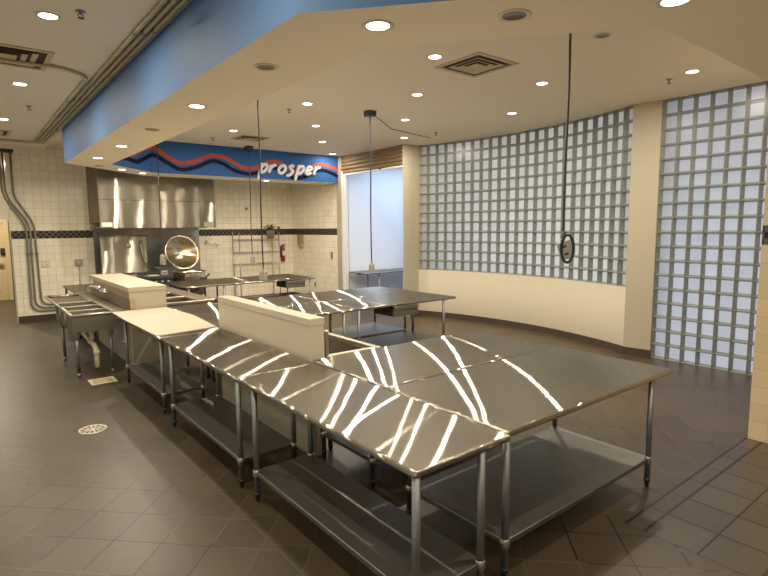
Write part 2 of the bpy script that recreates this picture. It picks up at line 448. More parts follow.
# outdoors
m = MB(); m.face([(8.95, -20, -.03), (40, -20, -.03), (40, 9.1, -.03), (8.95, 9.1, -.03)]); struct(m.build('ground_outside', M['ground']))

# side room behind the roller shutter ----------------------------------------
m = MB(); m.box(8.08, 11.2, 11.62, 11.8, 0, 3.9); struct(m.build('wall_side_room_back', M['bright_wall']))
m = MB(); m.box(11.2, 11.4, 9.0, 11.8, 0, 3.9); struct(m.build('wall_side_room_right', M['bright_wall']))
m = MB(); m.box(8.6, 11.2, 9.12, 9.19, 0, 3.9); struct(m.build('wall_side_room_front', M['bright_wall']))
# door frame and roller shutter
m = MB()
m.box(XS - .02, XS + .14, 11.555, 11.63, 0, 3.50, 0, .006); m.box(XS + .02, XS + .1, 11.50, 11.555, 0, 3.46, 0, .004)
struct(m.build('trim_3', M['white_frame']))
m = MB()
nsl = 5
prof = []
for i in range(nsl):
    z = 3.44 + i * (ZC - 3.44) / nsl; h = (ZC - 3.44) / nsl
    for k in range(7):
        t = k / 6; prof.append((-.035 * math.sin(PI * t), z + h * t * .92))
for (a, za), (b, zb) in zip(prof, prof[1:]):
    m.face([(XS + .02 + a, 9.195, za), (XS + .02 + a, 11.625, za), (XS + .02 + b, 11.625, zb), (XS + .02 + b, 9.195, zb)], 0, False)
t = thing('roller_shutter', 'rolled-up beige slatted shutter over the bright blue-white doorway', 'roller shutter', (0, 0, 0))
m.build('slat_curtain', M['shutter'], t)
m = MB(); m.box(XS - .005, XS + .05, 9.20, 11.49, 3.40, 3.438, 0, .006); bb = m.build('bottom_bar', M['white_frame'], t)
m = MB(); m.box(XS - .03, XS - .006, 9.95, 10.02, 3.42, 3.45); m.build('latch', M['black'], bb)

# door in the corridor
D = thing('corridor_door', 'cream wooden door with dark lock plate at far left edge', 'door', (.35, 19.24, 0))
m = MB(); m.box(-.5, .68, 0, .05, 0, 2.26, 0, .008)
for (a, b, c, d) in ((-.36, .04, 1.25, 2.05), (.16, .54, 1.25, 2.05), (-.36, .04, .25, 1.0), (.16, .54, .25, 1.0)): m.box(a, b, -.012, .0, c, d, 0, .01)
leaf = m.build('door_panel', M['door'], D)
m = MB(); m.box(-.62, -.5, -.03, .06, 0, 2.38, 0, .008); m.box(.68, .80, -.03, .06, 0, 2.38, 0, .008); m.box(-.5, .68, -.03, .06, 2.26, 2.38, 0, .008); m.build('door_frame', M['door'], D)
m = MB(); m.box(.56, .68, -.05, -.012, 1.33, 1.55, 0, .02); m.tube([(.62, -.05, 1.44), (.62, -.1, 1.44)], .05, 12); m.build('lock_plate', M['black'], leaf)
m = MB(); m.tube([(-.3, -.07, 1.06), (.6, -.07, 1.06)], .035, 10); m.box(.5, .62, -.06, 0, 1.0, 1.12); m.build('push_bar', M['conduit'], leaf)
m = MB(); m.box(-5, -.3, 19.28, 19.3, 0, .2); m.box(1.16, 1.3, 19.28, 19.3, 0, .2); struct(m.build('baseboard_corridor', M['base']))

# dropped soffit ring --------------------------------------------------------
out = [(8.9, .85), (8.9, 1.55)]
ring_o = [(1.54, 2.68), (3.13, .85), (8.4, .85)]
outer = [(7.86, 12.46), (3.25, 12.46), (1.54, 10.87), (1.54, 2.68), (3.13, .85), (8.6, .85)]
inner = [(7.86, 11.75), (3.25, 11.75), (2.23, 10.66), (2.23, 2.87), (3.33, 1.55), (8.6, 1.55)]
m = MB()
for i in range(len(outer) - 1):
    a, b, c, d = outer[i], outer[i + 1], inner[i + 1], inner[i]
    m.face([(*a, ZS), (*b, ZS), (*c, ZS), (*d, ZS)], 0)
    m.face([(*a, ZS), (*b, ZS), (*b, ZC), (*a, ZC)], 0 if i == 4 else 1)
    m.face([(*d, ZS), (*c, ZS), (*c, ZC), (*d, ZC)], 0)
a, d = outer[0], inner[0]
m.face([(*a, ZS), (*d, ZS), (*d, ZC), (*a, ZC)], 0)
struct(m.build('ceiling_soffit', [M['soffit'], M['blue']]))

# mural on the inner face of the far soffit
mural = thing('mural_sign', 'bright blue soffit panel with orange and navy waves and white script reading prosper', 'sign', (0, 0, 0))
PA = Vector((2.23, 10.66)); PB = Vector((3.25, 11.75)); CL = (PB - PA).length; ct = (PB - PA).normalized()
def mp(s, z, d):
    """point on the mural at run s, height z, standing d off the panel"""
    if s <= CL:
        p = PA + ct * s + Vector((ct.y, -ct.x)) * d
        if s > CL - .12: p = p.lerp(PB + Vector((.0, 0)) + Vector((.38, -.92)) * d, (s - CL + .12) / .12)
        return Vector((p.x, p.y, z))
    return Vector((3.25 + s - CL, 11.75 - d, z))
m = MB()
ss = [0, CL, CL + 4.6]
for a, b in zip(ss, ss[1:]):
    m.face([mp(a, ZS + .004, .006), mp(b, ZS + .004, .006), mp(b, ZC - .004, .006), mp(a, ZC - .004, .006)])
m.build('panel', M['mural'], mural)
def wave(pts, w, d):
    c = catmull([(x, z, 0) for x, z in pts], 10); m = MB(); prev = None
    for i, p in enumerate(c):
        q = (c[min(i + 1, len(c) - 1)] - c[max(i - 1, 0)]).normalized(); nn = Vector((-q.y, q.x, 0)) * w / 2
        a, b = p + nn, p - nn
        cur = (mp(a.x, min(a.y, ZC - .005), d), mp(b.x, b.y, d))
        if prev: m.face([prev[0], prev[1], cur[1], cur[0]])
        prev = cur
    return m
wave([(.5, 3.42), (.82, 3.52), (1.17, 3.66), (1.5, 3.745), (1.75, 3.60), (2.06, 3.46), (2.39, 3.53), (2.74, 3.665), (3.09, 3.63), (3.44, 3.46), (3.74, 3.45), (3.98, 3.56), (4.25, 3.65), (4.55, 3.56), (4.85, 3.43), (5.2, 3.53), (5.55, 3.66), (5.85, 3.62), (6.085, 3.55)], .085, .011).build('orange_wave', M['orange'], mural)
wave([(.2, 3.36), (.54, 3.395), (.86, 3.37), (1.15, 3.47), (1.5, 3.585), (1.75, 3.47), (2.05, 3.325), (2.38, 3.39), (2.75, 3.55), (3.0, 3.51), (3.25, 3.38), (3.59, 3.32), (3.9, 3.38), (4.2, 3.50), (4.5, 3.40), (4.78, 3.285), (5.1, 3.33), (5.4, 3.48), (5.65, 3.52), (5.9, 3.46), (6.085, 3.39)], .085, .014).build('navy_wave', M['navy'], mural)
LET = {
 'p': [[(.18, 1.15), (.10, .3), (.02, -.85)], [(.08, .35), (.28, .85), (.62, 1.02), (.78, .7), (.62, .25), (.30, .05), (.10, .22)]],
 'r': [[(.12, 1.0), (.08, .5), (.04, .0)], [(.07, .40), (.28, .80), (.52, .98), (.70, .88)]],
 'o': [[(.55, .98), (.2, .85), (.02, .45), (.15, .08), (.5, .05), (.75, .4), (.72, .8), (.5, 1.0), (.38, .9)]],
 's': [[(.66, .92), (.42, 1.02), (.2, .82), (.36, .58), (.58, .36), (.5, .05), (.2, -.22), (-.08, -.2)]],
 'e': [[(.08, .42), (.4, .48), (.66, .68), (.58, .96), (.3, .95), (.08, .6), (.1, .2), (.38, .02), (.78, .22)]],
}
m = MB()
s0, base, xh, adv = 3.86, 3.365, .195, .245
for i, chx in enumerate('prosper'):
    ox = s0 + i * adv
    for st in LET[chx]:
        pts = catmull([(ox + (u * 1.18 + v * .22) * xh, base + .0 + i * .004 + v * xh, 0) for u, v in st], 7)
        m.tube([mp(p.x, p.y, .024) for p in pts], [(.021 + .017 * min(1, min(k, len(pts) - 1 - k) / 3 + .45)) for k in range(len(pts))], 8)
m.build('lettering', M['letter'], mural)

# ------------------------------------------------------------------ half-height partitions
m = MB(); m.box(2.338, 2.485, 3.985, 6.085, 0, 1.195); m.box(2.333, 2.490, 3.980, 6.09, 1.197, 1.262, 0, .004)
struct(m.build('wall_partition_front', M['white_lam']))
m = MB()
m.box(1.90, 2.335, 8.12, 10.95, 0, 1.165, 0)
m.box(1.83, 1.90, 8.12, 8.165, 0, 1.165, 0)
m.box(1.815, 2.34, 8.105, 10.96, 1.168, 1.235, 0, .004)
m.box(1.86, 1.899, 8.17, 10.9, 1.06, 1.165, 1); m.box(1.83, 1.899, 8.10, 8.17, .92, 1.06, 1)
m.box(1.885, 1.899, 8.17, 10.9, .90, 1.06, 2)
struct(m.build('wall_partition_rear', [M['white_lam'], M['tan'], M['steel']]))

# ------------------------------------------------------------------ work tables
def make_table(x0, x1, y0, y1, lx, ly, axis, label, group='stainless work tables', shelf=True, ztop=.905, zsh=.24, drawer=None, name='work_table', face_mat=None):
    cx, cy = (lx[0] + lx[1]) / 2, (ly[0] + ly[1]) / 2
    t = thing(name, label, 'work table', (cx, cy, 0), 0, group)
    m = MB()
    X0, X1, Y0, Y1 = x0 - cx, x1 - cx, y0 - cy, y1 - cy
    m.box(X0, X1, Y0, Y1, ztop - .038, ztop, 0, .014, 3)
    # underside stiffener channels
    m.box(X0 + .06, X1 - .06, (Y0 + Y1) / 2 - .05, (Y0 + Y1) / 2 + .05, ztop - .075, ztop - .0385, 0)
    m.build('tabletop', M['top_x' if axis == 0 else 'top_y'], t)
    LX = [lx[0] - cx, lx[1] - cx]; LY = [ly[0] - cy, ly[1] - cy]
    if shelf:
        m = MB(); m.box(LX[0] - .012, LX[1] + .012, LY[0] - .012, LY[1] + .012, zsh - .036, zsh, 0, .005)
        sh = m.build('shelf', M['shelf'], t)
        for a in LX:
            for b in LY:
                m = MB(); m.lathe([(.024, zsh - .046), (.0285, zsh - .042), (.0285, zsh + .006), (.024, zsh + .009)], 14, 0, Matrix.Translation((a, b, 0))); m.build('collar', M['collar'], sh)
    for a in LX:
        for b in LY:
            m = MB(); m.tube([(a, b, .06), (a, b, ztop - .039)], .0215, 14)
            l = m.build('leg', M['galv'], t)
            m = MB(); m.lathe([(0, 0), (.014, 0), (.017, .012), (.017, .04), (.024, .042), (.024, .07), (.0, .07)], 14, 0, Matrix.Translation((a, b, 0))); m.build('foot', M['black'], l)
    if drawer:
        a, b, dpt = drawer; a -= cx; b -= cx; yf = Y0 + .01; d = yf + dpt
        m = MB()                                   # open tray housing under the top
        m.box(a, a + .012, yf + .03, d, ztop - .20, ztop - .076); m.box(b - .012, b, yf + .03, d, ztop - .20, ztop - .076)
        m.box(a + .012, b - .012, yf + .03, d, ztop - .20, ztop - .185); m.box(a, b, d - .012, d, ztop - .185, ztop - .076)
        h = m.build('drawer', M['iron'], t)
        m = MB(); m.box(a - .01, b + .01, yf, yf + .028, ztop - .205, ztop - .115, 0, .006); m.box(a - .01, b + .01, yf - .012, yf + .028, ztop - .108, ztop - .045, 0, .006)
        m.build('drawer_front', M['shelf'], h)
    return t
make_table(1.59, 2.31, 1.775, 3.835, (1.62, 2.09), (1.80, 3.59), 1, 'long steel work table nearest the lens in the left row, empty undershelf toward the front', 'left row of work tables')
make_table(1.59, 2.31, 3.845, 5.825, (1.615, 2.09), (3.87, 5.56), 1, 'steel work table pressed against the left face of the low cream partition', 'left row of work tables')
make_table(1.575, 2.31, 5.835, 8.05, (1.65, 2.09), (6.02, 7.63), 1, 'steel work table covered by a white sheet beside the triple sink', 'left row of work tables')
make_table(2.325, 4.42, 1.81, 2.90, (2.35, 4.11), (1.84, 2.68), 0, 'broad steel work table at right front with bare lower shelf over the open tile floor', 'right front pair of work tables')
make_table(2.335, 4.39, 2.915, 3.955, (2.42, 4.06), (3.2, 3.92), 0, 'broad steel work table between the front right table and the prep sink', 'right front pair of work tables')
MG = 'middle block of four work tables'
make_table(2.36, 4.385, 6.115, 7.055, (2.55, 4.17), (6.15, 6.9), 0, 'steel work table whose near edge is hidden behind the low cream partition', MG)
make_table(4.40, 6.41, 6.11, 7.05, (4.42, 6.14), (6.14, 6.9), 0, 'steel work table with a drawer under its near edge, in the middle of the room', MG, drawer=(5.07, 5.545, .5))
make_table(2.36, 4.385, 7.07, 8.10, (2.55, 4.17), (7.11, 7.95), 0, 'steel work table directly right of the white sheet, behind the low partition', MG)
make_table(4.40, 6.41, 7.07, 8.20, (4.42, 6.14), (7.11, 8.0), 0, 'steel work table nearest the bright doorway, reflecting its blue light', MG)
FG = 'far pair of work tables'
make_table(3.45, 4.50, 10.75, 12.1, (3.55, 4.28), (10.79, 11.9), 0, 'steel work table in front of the kettle below the hood', FG)
make_table(4.52, 6.50, 10.75, 12.1, (4.56, 6.37), (10.79, 11.9), 0, 'steel work table with a drawer in front of the wire shelving', FG, drawer=(5.74, 6.22, .5))
make_table(1.61, 2.35, 11.2, 12.8, (1.66, 2.3), (11.3, 12.7), 1, 'grey steel side table beyond the triple sink by the tiled wall', None)
make_table(7.98, 11.0, 10.83, 11.55, (8.52, 10.6), (10.9, 11.4), 0, 'steel counter against the wall inside the bright side room', None, shelf=False)

# loose white sheet
m = MB()
edge = catmull([(2.295, 6.04, 0), (2.30, 6.2, 0), (2.33, 6.6, 0), (2.365, 7.1, 0), (2.33, 7.6, 0), (2.31, 8.07, 0)], 6)
poly = [(1.58, 8.07), (1.565, 7.2), (1.578, 6.3), (1.58, 5.93)] + [(p.x, p.y) for p in edge]
m.prism(poly, .9065, .914)
tag(m.build('white_sheet', M['sheet']), 'white sheet with one wavy edge covering a steel table left of centre', 'sheet')

# ------------------------------------------------------------------ triple sink
S = thing('triple_sink', 'steel three-compartment sink with drainboard and white drain pipes at left', 'sink', (0, 0, 0))
sx0, sx1, y0, y1, zr, zb = 1.12, 1.66, 8.28, 9.86, .89, .64
m = MB()
w = .03
ys = [y0 + (y1 - y0) * k / 3 for k in range(4)]
m.box(sx0, sx0 + .02, y0, y1, zb, zr - .02, 0); m.box(sx1 - .02, sx1, y0, y1, zb, zr - .02, 0)
for k, y in enumerate(ys):
    a = y if k == 0 else (y - .02 if k == 3 else y - .025); b = a + (.02 if k in (0, 3) else .05)
    m.box(sx0 + .02, sx1 - .02, a, b, zb, zr - .02, 0)
m.box(sx0 + .02, sx1 - .02, y0 + .02, y1 - .02, zb, zb + .015, 0)
for y in ys[1:3]: m.tube([(sx0 - .004, y, zb + .01), (sx0 - .004, y, zr - .03)], .012, 8)
bs = m.build('basin', M['steel_dark'], S)
m = MB()
for k in range(3):
    m.lathe([(0, 0), (.045, 0), (.045, .006), (.03, .008), (0, .004)], 18, 0, Matrix.Translation(((sx0 + sx1) / 2, (ys[k] + ys[k + 1]) / 2, zb + .015)))
m.build('strainer', M['chrome'], bs)
m = MB()
m.tube([(sx0, y0 - .01, zr - .01), (1.8, y0 - .01, zr - .01)], .02, 10); m.tube([(sx0, y0 - .01, zr - .01), (sx0, 11.05, zr - .01)], .02, 10)
for k in (1, 2): m.box(sx0 + .01, sx1, ys[k] - .028, ys[k] + .028, zr - .02, zr - .005, 0, .004)
m.box(sx0 + .01, sx1, y1 - .02, y1 + .03, zr - .02, zr, 0, .004)
m.box(sx1 - .02, 1.72, y0, 11.05, zr - .02, zr - .006, 0, .003)
m.build('rim', M['collar'], S)
m = MB(); m.box(1.855, 1.868, 8.18, 11.05, zr - .02, 1.058); m.box(1.721, 1.854, 8.29, 11.05, zr - .02, zr - .008)
m.build('splash', M['steel_dark'], S)
m = MB(); m.box(sx0, sx1 - .02, y1 + .03, 11.05, zr - .045, zr - .03); m.tube([(sx0, 11.05, zr - .01), (1.8, 11.05, zr - .01)], .02, 10)
m.build('drainboard', M['steel'], S)
for (x, y) in ((1.17, 8.34), (1.6, 8.34), (1.17, 9.6), (1.6, 9.6)):
    top = zb if y < 10 else zr - .045
    m = MB(); m.tube([(x, y, .05), (x, y, top)], .021, 12); m.lathe([(.02, top - .12), (.045, top - .03), (.045, top - .0005)], 12, 0, Matrix.Translation((x, y, 0)))
    l = m.build('leg', M['galv'], S); m = MB(); m.lathe([(0, 0), (.018, 0), (.024, .02), (.024, .06), (0, .06)], 12, 0, Matrix.Translation((x, y, 0))); m.build('foot', M['galv'], l)
m = MB()
xm = (sx0 + sx1) / 2
m.tube(bend([(xm, 9.55, .5), (xm, 8.62, .44), (xm + .02, 8.38, .38), (xm + .02, 8.36, .10)], .1), .034, 14)
for k in range(3):
    yc = (ys[k] + ys[k + 1]) / 2; m.tube([(xm, yc, zb - .001), (xm, yc, .47)], .03, 12); m.tube([(xm, yc, zb - .02), (xm, yc, zb - .07)], .042, 12)
m.tube([(xm + .02, 8.36, .35), (xm + .02, 8.36, .29)], .043, 14); m.tube([(xm, 8.66, .443), (xm, 8.58, .43)], .043, 14)
m.build('drain_pipe', M['pvc'], S)
F = Matrix.Translation((1.853, 9.85, 1.04))
m = MB(); m.tube([(-.06, -.10, 0), (-.06, .10, 0)], .02, 10); m.tube([(0, -.1, 0), (-.06, -.1, 0)], .018, 10); m.tube([(0, .1, 0), (-.06, .1, 0)], .018, 10)
for q in (-.1, .1): m.lathe([(.036, 0), (.036, .012), (.02, .024)], 14, 0, Matrix.Translation((.0, q, 0)) @ Matrix.Rotation(-PI / 2, 4, 'Y'))
fb = m.move(F).build('faucet', M['chrome'], S)
m = MB(); m.tube(bend([(-.06, 0, .01), (-.06, 0, .07), (-.24, .03, .09), (-.25, .03, .02)], .04), .014, 10); m.move(F).build('spout', M['chrome'], fb)
for q in (-.1, .1):
    m = MB(); m.tube([(-.06, q, .01), (-.06, q, .05)], .016, 10); m.tube([(-.06, q, .05), (-.16, q * 1.3, .06)], .011, 8); m.move(F).build('handle', M['chrome'], fb)
m = MB(); m.tube([(1.83, 8.31, .44), (1.77, 8.31, .44)], .014, 10); m.tube([(1.77, 8.31, .46), (1.77, 8.31, .40)], .02, 10); m.tube([(1.77, 8.26, .44), (1.77, 8.36, .44)], .008, 8)
tag(m.build('shutoff_valve', M['chrome']), 'small chrome shutoff valve on the partition under the triple sink', 'valve')

# ------------------------------------------------------------------ prep sinks behind the partitions
def prep_sink(x0, x1, y0, y1, nb, label, faucet_y=None, zr=.905, dep=.26, rw=.055, splash=0):
    t = thing('prep_sink', label, 'sink', ((x0 + x1) / 2, (y0 + y1) / 2, 0))
    hx, hy = (x1 - x0) / 2, (y1 - y0) / 2
    m = MB(); r = .055
    m.box(-hx, hx, -hy, -hy + r, zr - .05, zr, 0, .012); m.box(-hx, hx, hy - r, hy, zr - .05, zr, 0, .012)
    m.box(-hx, -hx + r, -hy + r, hy - r, zr - .05, zr, 0, .012); m.box(hx - rw, hx, -hy + r, hy - r, zr - .05, zr, 0, .012)
    for k in range(1, nb):
        y = -hy + 2 * hy * k / nb; m.box(-hx + r, hx - rw, y - .03, y + .03, zr - .045, zr - .004, 0, .01)
    m.build('rim', M['rim'], t)
    if splash:
        m = MB(); m.box(-hx - .012, -hx + .022, -hy, hy, zr + .001, zr + splash, 0, .006); m.build('back_splash', M['rim'], t)
    m = MB(); q = .045; z0, z1 = zr - dep, zr - .051
    m.box(-hx + .02, -hx + q, -hy + .02, hy - .02, z0, z1); m.box(hx - q, hx - .02, -hy + .02, hy - .02, z0, z1)
    m.box(-hx + q, hx - q, -hy + .02, -hy + q, z0, z1); m.box(-hx + q, hx - q, hy - q, hy - .02, z0, z1)
    m.box(-hx + q, hx - q, -hy + q, hy - q, z0, z0 + .012)
    for k in range(1, nb):
        y = -hy + 2 * hy * k / nb; m.box(-hx + q, hx - q, y - .015, y + .015, z0 + .012, z1)
    m.build('basin', M['steel'], t)
    for a in (-hx + .05, hx - .05):
        for b in (-hy + .05, hy - .05):
            m = MB(); m.tube([(a, b, .05), (a, b, zr - dep - .001)], .021, 12); l = m.build('leg', M['galv'], t)
            m = MB(); m.lathe([(0, 0), (.018, 0), (.024, .02), (.024, .06), (0, .06)], 12, 0, Matrix.Translation((a, b, 0))); m.build('foot', M['black'], l)
    if faucet_y is not None:
        fy = faucet_y - (y0 + y1) / 2; a = -hx + .06
        m = MB(); m.lathe([(.03, zr), (.03, zr + .02), (.016, zr + .04)], 14, 0, Matrix.Translation((a, fy, 0)))
        m.tube(bend([(a, fy, zr + .02), (a, fy, zr + .27), (a + .17, fy, zr + .27), (a + .17, fy, zr + .2)], .06, 8), .012, 10); m.tube([(a + .05, fy, zr), (a + .05, fy, zr + .39)], .011, 8); m.tube([(a + .05, fy, zr + .36), (a - .02, fy + .05, zr + .33)], .01, 8)
        m.build('faucet', M['chrome'], t)
    return t
prep_sink(2.512, 3.13, 3.985, 5.75, 2, 'steel prep sink with raised rim behind the near end of the low cream partition', 4.81, splash=.23)
prep_sink(2.40, 3.24, 8.56, 10.9, 3, 'steel multi-basin prep sink to the right of the boxed partition', rw=.26)

# ------------------------------------------------------------------ hood line on the back wall
H = thing('exhaust_hood', 'large stainless exhaust hood on the tiled back wall under the soffit', 'exhaust hood', (3.75, 13.7, 2.09))
hx0, hx1 = 2.45 - 3.75, 5.06 - 3.75
yf, ybk = 13.10 - 13.7, YB - .005 - 13.7
m = MB(); m.box(hx0, hx1, yf + .02, ybk, .63, 1.75, 0, .003); m.box(hx0, hx1, yf + .06, ybk, .12, .628, 0); m.box(hx0, hx1, yf + .06, ybk, .0, .03); m.build('canopy', M['steel_h'], H)
m = MB(); m.box(hx0, hx1, yf, yf + .058, .0, .622, 0, .004); m.build('front_panel', M['steel_h'], H)
m = MB(); m.box(hx0 + .03, hx0 + .25, yf - .003, yf, .03, .13); m.build('notice', M['paper'], H); m = MB(); m.box(hx1 - .30, hx1 - .05, yf - .003, yf, .03, .14); m.build('notice', M['grey_box'], H)
m = MB(); m.box(2.51, 5.05, YB - .006, YB - .001, .0, 2.085); tag(m.build('splash_panel', plain('blue_grey_steel', (.30, .31, .32, 1), .32, 1, .1, 3)), 'blue-grey steel splash panel covering the wall below the exhaust hood', 'splash panel')
# braising pan with its rectangular lid open
B = thing('braising_pan', 'tilting braising pan with upright rectangular steel lid below the hood', 'braising pan', (3.02, 13.3, 0))
m = MB(); m.box(-.5, .52, .34, .40, 1.02, 1.90, 0, .02, 3); m.tube([(-.49, .33, 1.91), (.53, .33, 1.91)], .018, 8)
lid = m.build('lid', M['steel_h'], B)
m = MB(); m.lathe([(.0, 0), (.06, 0), (.062, .02), (0, .02)], 18, 0, Matrix.Translation((.1, .335, 1.68)) @ Matrix.Rotation(PI / 2, 4, 'X')); m.build('steam_vent', M['steel_dark'], lid)
m = MB(); m.tube(bend([(.38, .32, 1.78), (.36, .28, 1.70), (.40, .28, 1.4), (.5, .3, 1.16)], .05), .016, 8); m.build('handle', M['chrome'], lid)
m = MB(); m.box(-.48, .5, -.3, .33, .62, 1.0, 0, .03, 3); m.build('pan_body', M['steel'], B)
for a in (-.42, .44):
    for b in (-.24, .27):
        m = MB(); m.tube([(a, b, 0), (a, b, .62)], .025, 10); m.build('leg', M['galv'], B)
# black range with griddle
G = thing('griddle_range', 'black range with a dark flat griddle between the braising pan and the kettle', 'range', (3.40, 12.36, 0))
m = MB(); m.box(-.3, .28, -.1, .5, .12, .96, 0, .008); m.build('oven_body', M['iron'], G)
m = MB(); m.box(-.32, .30, -.14, .52, .962, 1.03, 0, .01); m.build('griddle_plate', M['black'], G)
m = MB(); m.box(-.3, .28, .44, .52, 1.032, 1.075, 0, .008); m.build('back_guard', M['iron'], G)
m = MB(); m.box(-.24, .2, -.116, -.10, .25, .8, 0, .006); dr = m.build('oven_door', M['steel_dark'], G)
m = MB(); m.tube([(-.2, -.14, .76), (.16, -.14, .76)], .011, 8); m.build('handle', M['chrome'], dr)
for k in range(4):
    m = MB(); m.lathe([(0, 0), (.025, 0), (.02, .03), (0, .03)], 12, 0, Matrix.Translation((-.2 + k * .13, -.1, .9)) @ Matrix.Rotation(PI / 2, 4, 'X')); m.build('knob', M['collar'], G)
for a in (-.25, .23):
    for b in (-.05, .45):
        m = MB(); m.tube([(a, b, 0), (a, b, .12)], .02, 8); m.build('leg', M['black'], G)
# white tray and grey control box on the range
m = MB(); m.box(3.20, 3.42, 12.3, 12.52, 1.031, 1.045, 0, .004); tag(m.build('baking_tray', M['sheet']), 'white tray lying on the dark griddle', 'tray')
K0 = thing('control_box', 'small grey control box standing on the griddle beside the kettle', 'control box', (3.56, 12.45, 1.031))
m = MB(); m.box(-.07, .07, -.06, .06, 0, .10, 0, .008); m.build('case', M['grey_box'], K0); m = MB(); m.box(-.16, .05, -.03, .10, .101, .18, 0, .01); m.build('head', M['black'], K0)
for k in (-.03, .03):
    m = MB(); m.lathe([(0, 0), (.015, 0), (.013, .018), (0, .018)], 10, 0, Matrix.Translation((k, -.06, .06)) @ Matrix.Rotation(PI / 2, 4, 'X')); m.build('knob', M['black'], K0)
# round steam kettle with hinged lid
Kt = thing('steam_kettle', 'round steel steam kettle with its wide lid tipped open below the hood', 'kettle', (4.27, 12.9, 0))
m = MB(); m.lathe([(.37, 1.02), (.40, 1.045), (.40, 1.06), (.385, 1.06), (.36, 1.04), (.36, .7), (.30, .52), (.12, .42), (0, .42)], 40); m.lathe([(.37, 1.02), (.38, .72), (.32, .48), (.13, .38), (0, .37)], 40)
pot = m.build('pot', M['kettle'], Kt)
m = MB(); m.box(.14, .30, -.375, -.355, .86, .92, 0, .008); m.build('handle', M['black'], pot); m = MB(); m.tube([(-.38, 0, .9), (-.45, 0, .9)], .05, 12); m.box(-.53, -.44, -.1, .1, .55, .99, 0, .01); m.build('trunnion', M['iron'], pot)
m = MB(); m.lathe([(0, 0), (.035, 0), (.03, .03), (0, .03)], 12, 0, Matrix.Translation((-.485, -.1, .92)) @ Matrix.Rotation(PI / 2, 4, 'X')); m.build('gauge', M['brass'], pot)
m = MB(); m.tube([(.39, 0, .9), (.48, 0, .92)], .018, 8); m.tube([(.48, -.05, .95), (.48, .05, .95)], .016, 8); m.build('draw_off_valve', M['black'], pot)
lm = Matrix.Translation((.0, .44, 1.49)) @ Matrix.Rotation(math.radians(8), 4, 'Z') @ Matrix.Rotation(math.radians(75), 4, 'X') @ Matrix.Scale(1.06, 4)
m = MB(); m.lathe([(.405, .0), (.415, .012), (.40, .025), (.36, -.01), (.12, -.085), (.04, -.10), (0, -.10)], 44, 0, lm); lid = m.build('lid', M['bronze'], Kt)
m = MB(); m.lathe([(.395, -.012), (.418, -.006), (.42, .02), (.40, .03)], 44, 0, lm); m.build('rim', M['steel'], lid)
m = MB(); m.tube(bend([lm @ Vector(p) for p in ((.22, .33, -.02), (.27, .40, .05), (.36, .32, .05), (.33, .24, -.02))], .03), .012, 8); m.build('handle', M['black'], lid)
m = MB(); m.box(-.12, .12, .40, .50, .98, 1.10, 0, .01); m.build('hinge', M['steel'], Kt)
for a in range(3):
    an = a * 2 * PI / 3 + .5; m = MB(); m.tube([(.25 * math.cos(an), .25 * math.sin(an), 0), (.2 * math.cos(an), .2 * math.sin(an), .46)], .025, 10); m.build('leg', M['galv'], Kt)
# pot filler
PF = thing('wall_mounted_pot_filler', 'chrome folding pot filler faucet on the tiles right of the hood', 'faucet', (5.22, YB, 1.67))
m = MB(); m.lathe([(.04, 0), (.04, .012), (.02, .03)], 14, 0, Matrix.Rotation(PI / 2, 4, 'X')); m.tube(bend([(0, -.01, 0), (0, -.07, 0), (0, -.07, .09), (.0, -.1, .10)], .03), .014, 8); m.build('valve_body', M['chrome'], PF)
m = MB(); m.tube(bend([(0, -.1, .08), (.02, -.1, .02), (.24, -.12, .0), (.26, -.12, -.10)], .03), .012, 8); m.tube([(.24, -.12, -.06), (.36, -.14, -.05)], .01, 8); m.build('spout', M['chrome'], PF)

# ------------------------------------------------------------------ wire shelving and what stands on it
WS = thing('wire_shelving', 'chrome wire shelving unit against the tiled back wall', 'shelving unit', (6.58, 14.06, 0))
for a in (-.6, .6):
    for b in (-.21, .22):
        m = MB(); m.tube([(a, b, 0), (a, b, 1.97)], .014, 10); m.build('post', M['chrome'], WS)
for z in (.14, 1.07, 1.40, 1.755):
    m = MB()
    for b in (-.21, .22): m.tube([(-.6, b, z), (.6, b, z)], .008, 6); m.tube([(-.6, b, z - .035), (.6, b, z - .035)], .006, 6)
    for a in (-.6, .6): m.tube([(a, -.21, z), (a, .22, z)], .008, 6)
    for k in range(23): m.tube([(-.55 + k * .05, -.21, z), (-.55 + k * .05, .22, z)], .003, 4)
    m.build('wire_shelf', M['chrome'], WS)
PL = thing('flower_planter', 'grey pot of leaves and orange flowers on top of the wire shelving', 'planter', (7.0, 14.0, 1.767))
m = MB(); m.lathe([(0, 0), (.09, 0), (.125, .2), (.135, .205), (.135, .225), (.118, .225), (.11, .19), (0, .19)], 24); m.build('pot', M['planter'], PL)
m = MB()
for k in range(60):
    a = random.uniform(0, 2 * PI); r = random.uniform(.02, .24); z = .2 + random.uniform(0, .16) * (1.2 - r * 2)
    p = Vector((r * math.cos(a), r * math.sin(a), z)); u = Vector((math.cos(a + .5), math.sin(a + .5), .5)) * .10; w = Vector((-math.sin(a), math.cos(a), .2)) * .04
    m.face([p - w * .3, p + u * .5 - w, p + u, p + u * .5 + w])
    if k % 5 == 0: m.tube([(0, 0, .18), p * .6 + Vector((0, 0, .1)), p], .003, 4)
m.build('leaves', M['green'], PL)
for k in range(9):
    a = random.uniform(0, 2 * PI); r = random.uniform(0, .1)
    m = MB(); m.lathe([(0, .0), (.03, .015), (.035, .03), (.015, .035), (0, .03)], 9, 0, Matrix.Translation((r * math.cos(a), r * math.sin(a),   .27 + random.uniform(0, .06)))); m.build('flower', M['flower'], PL)
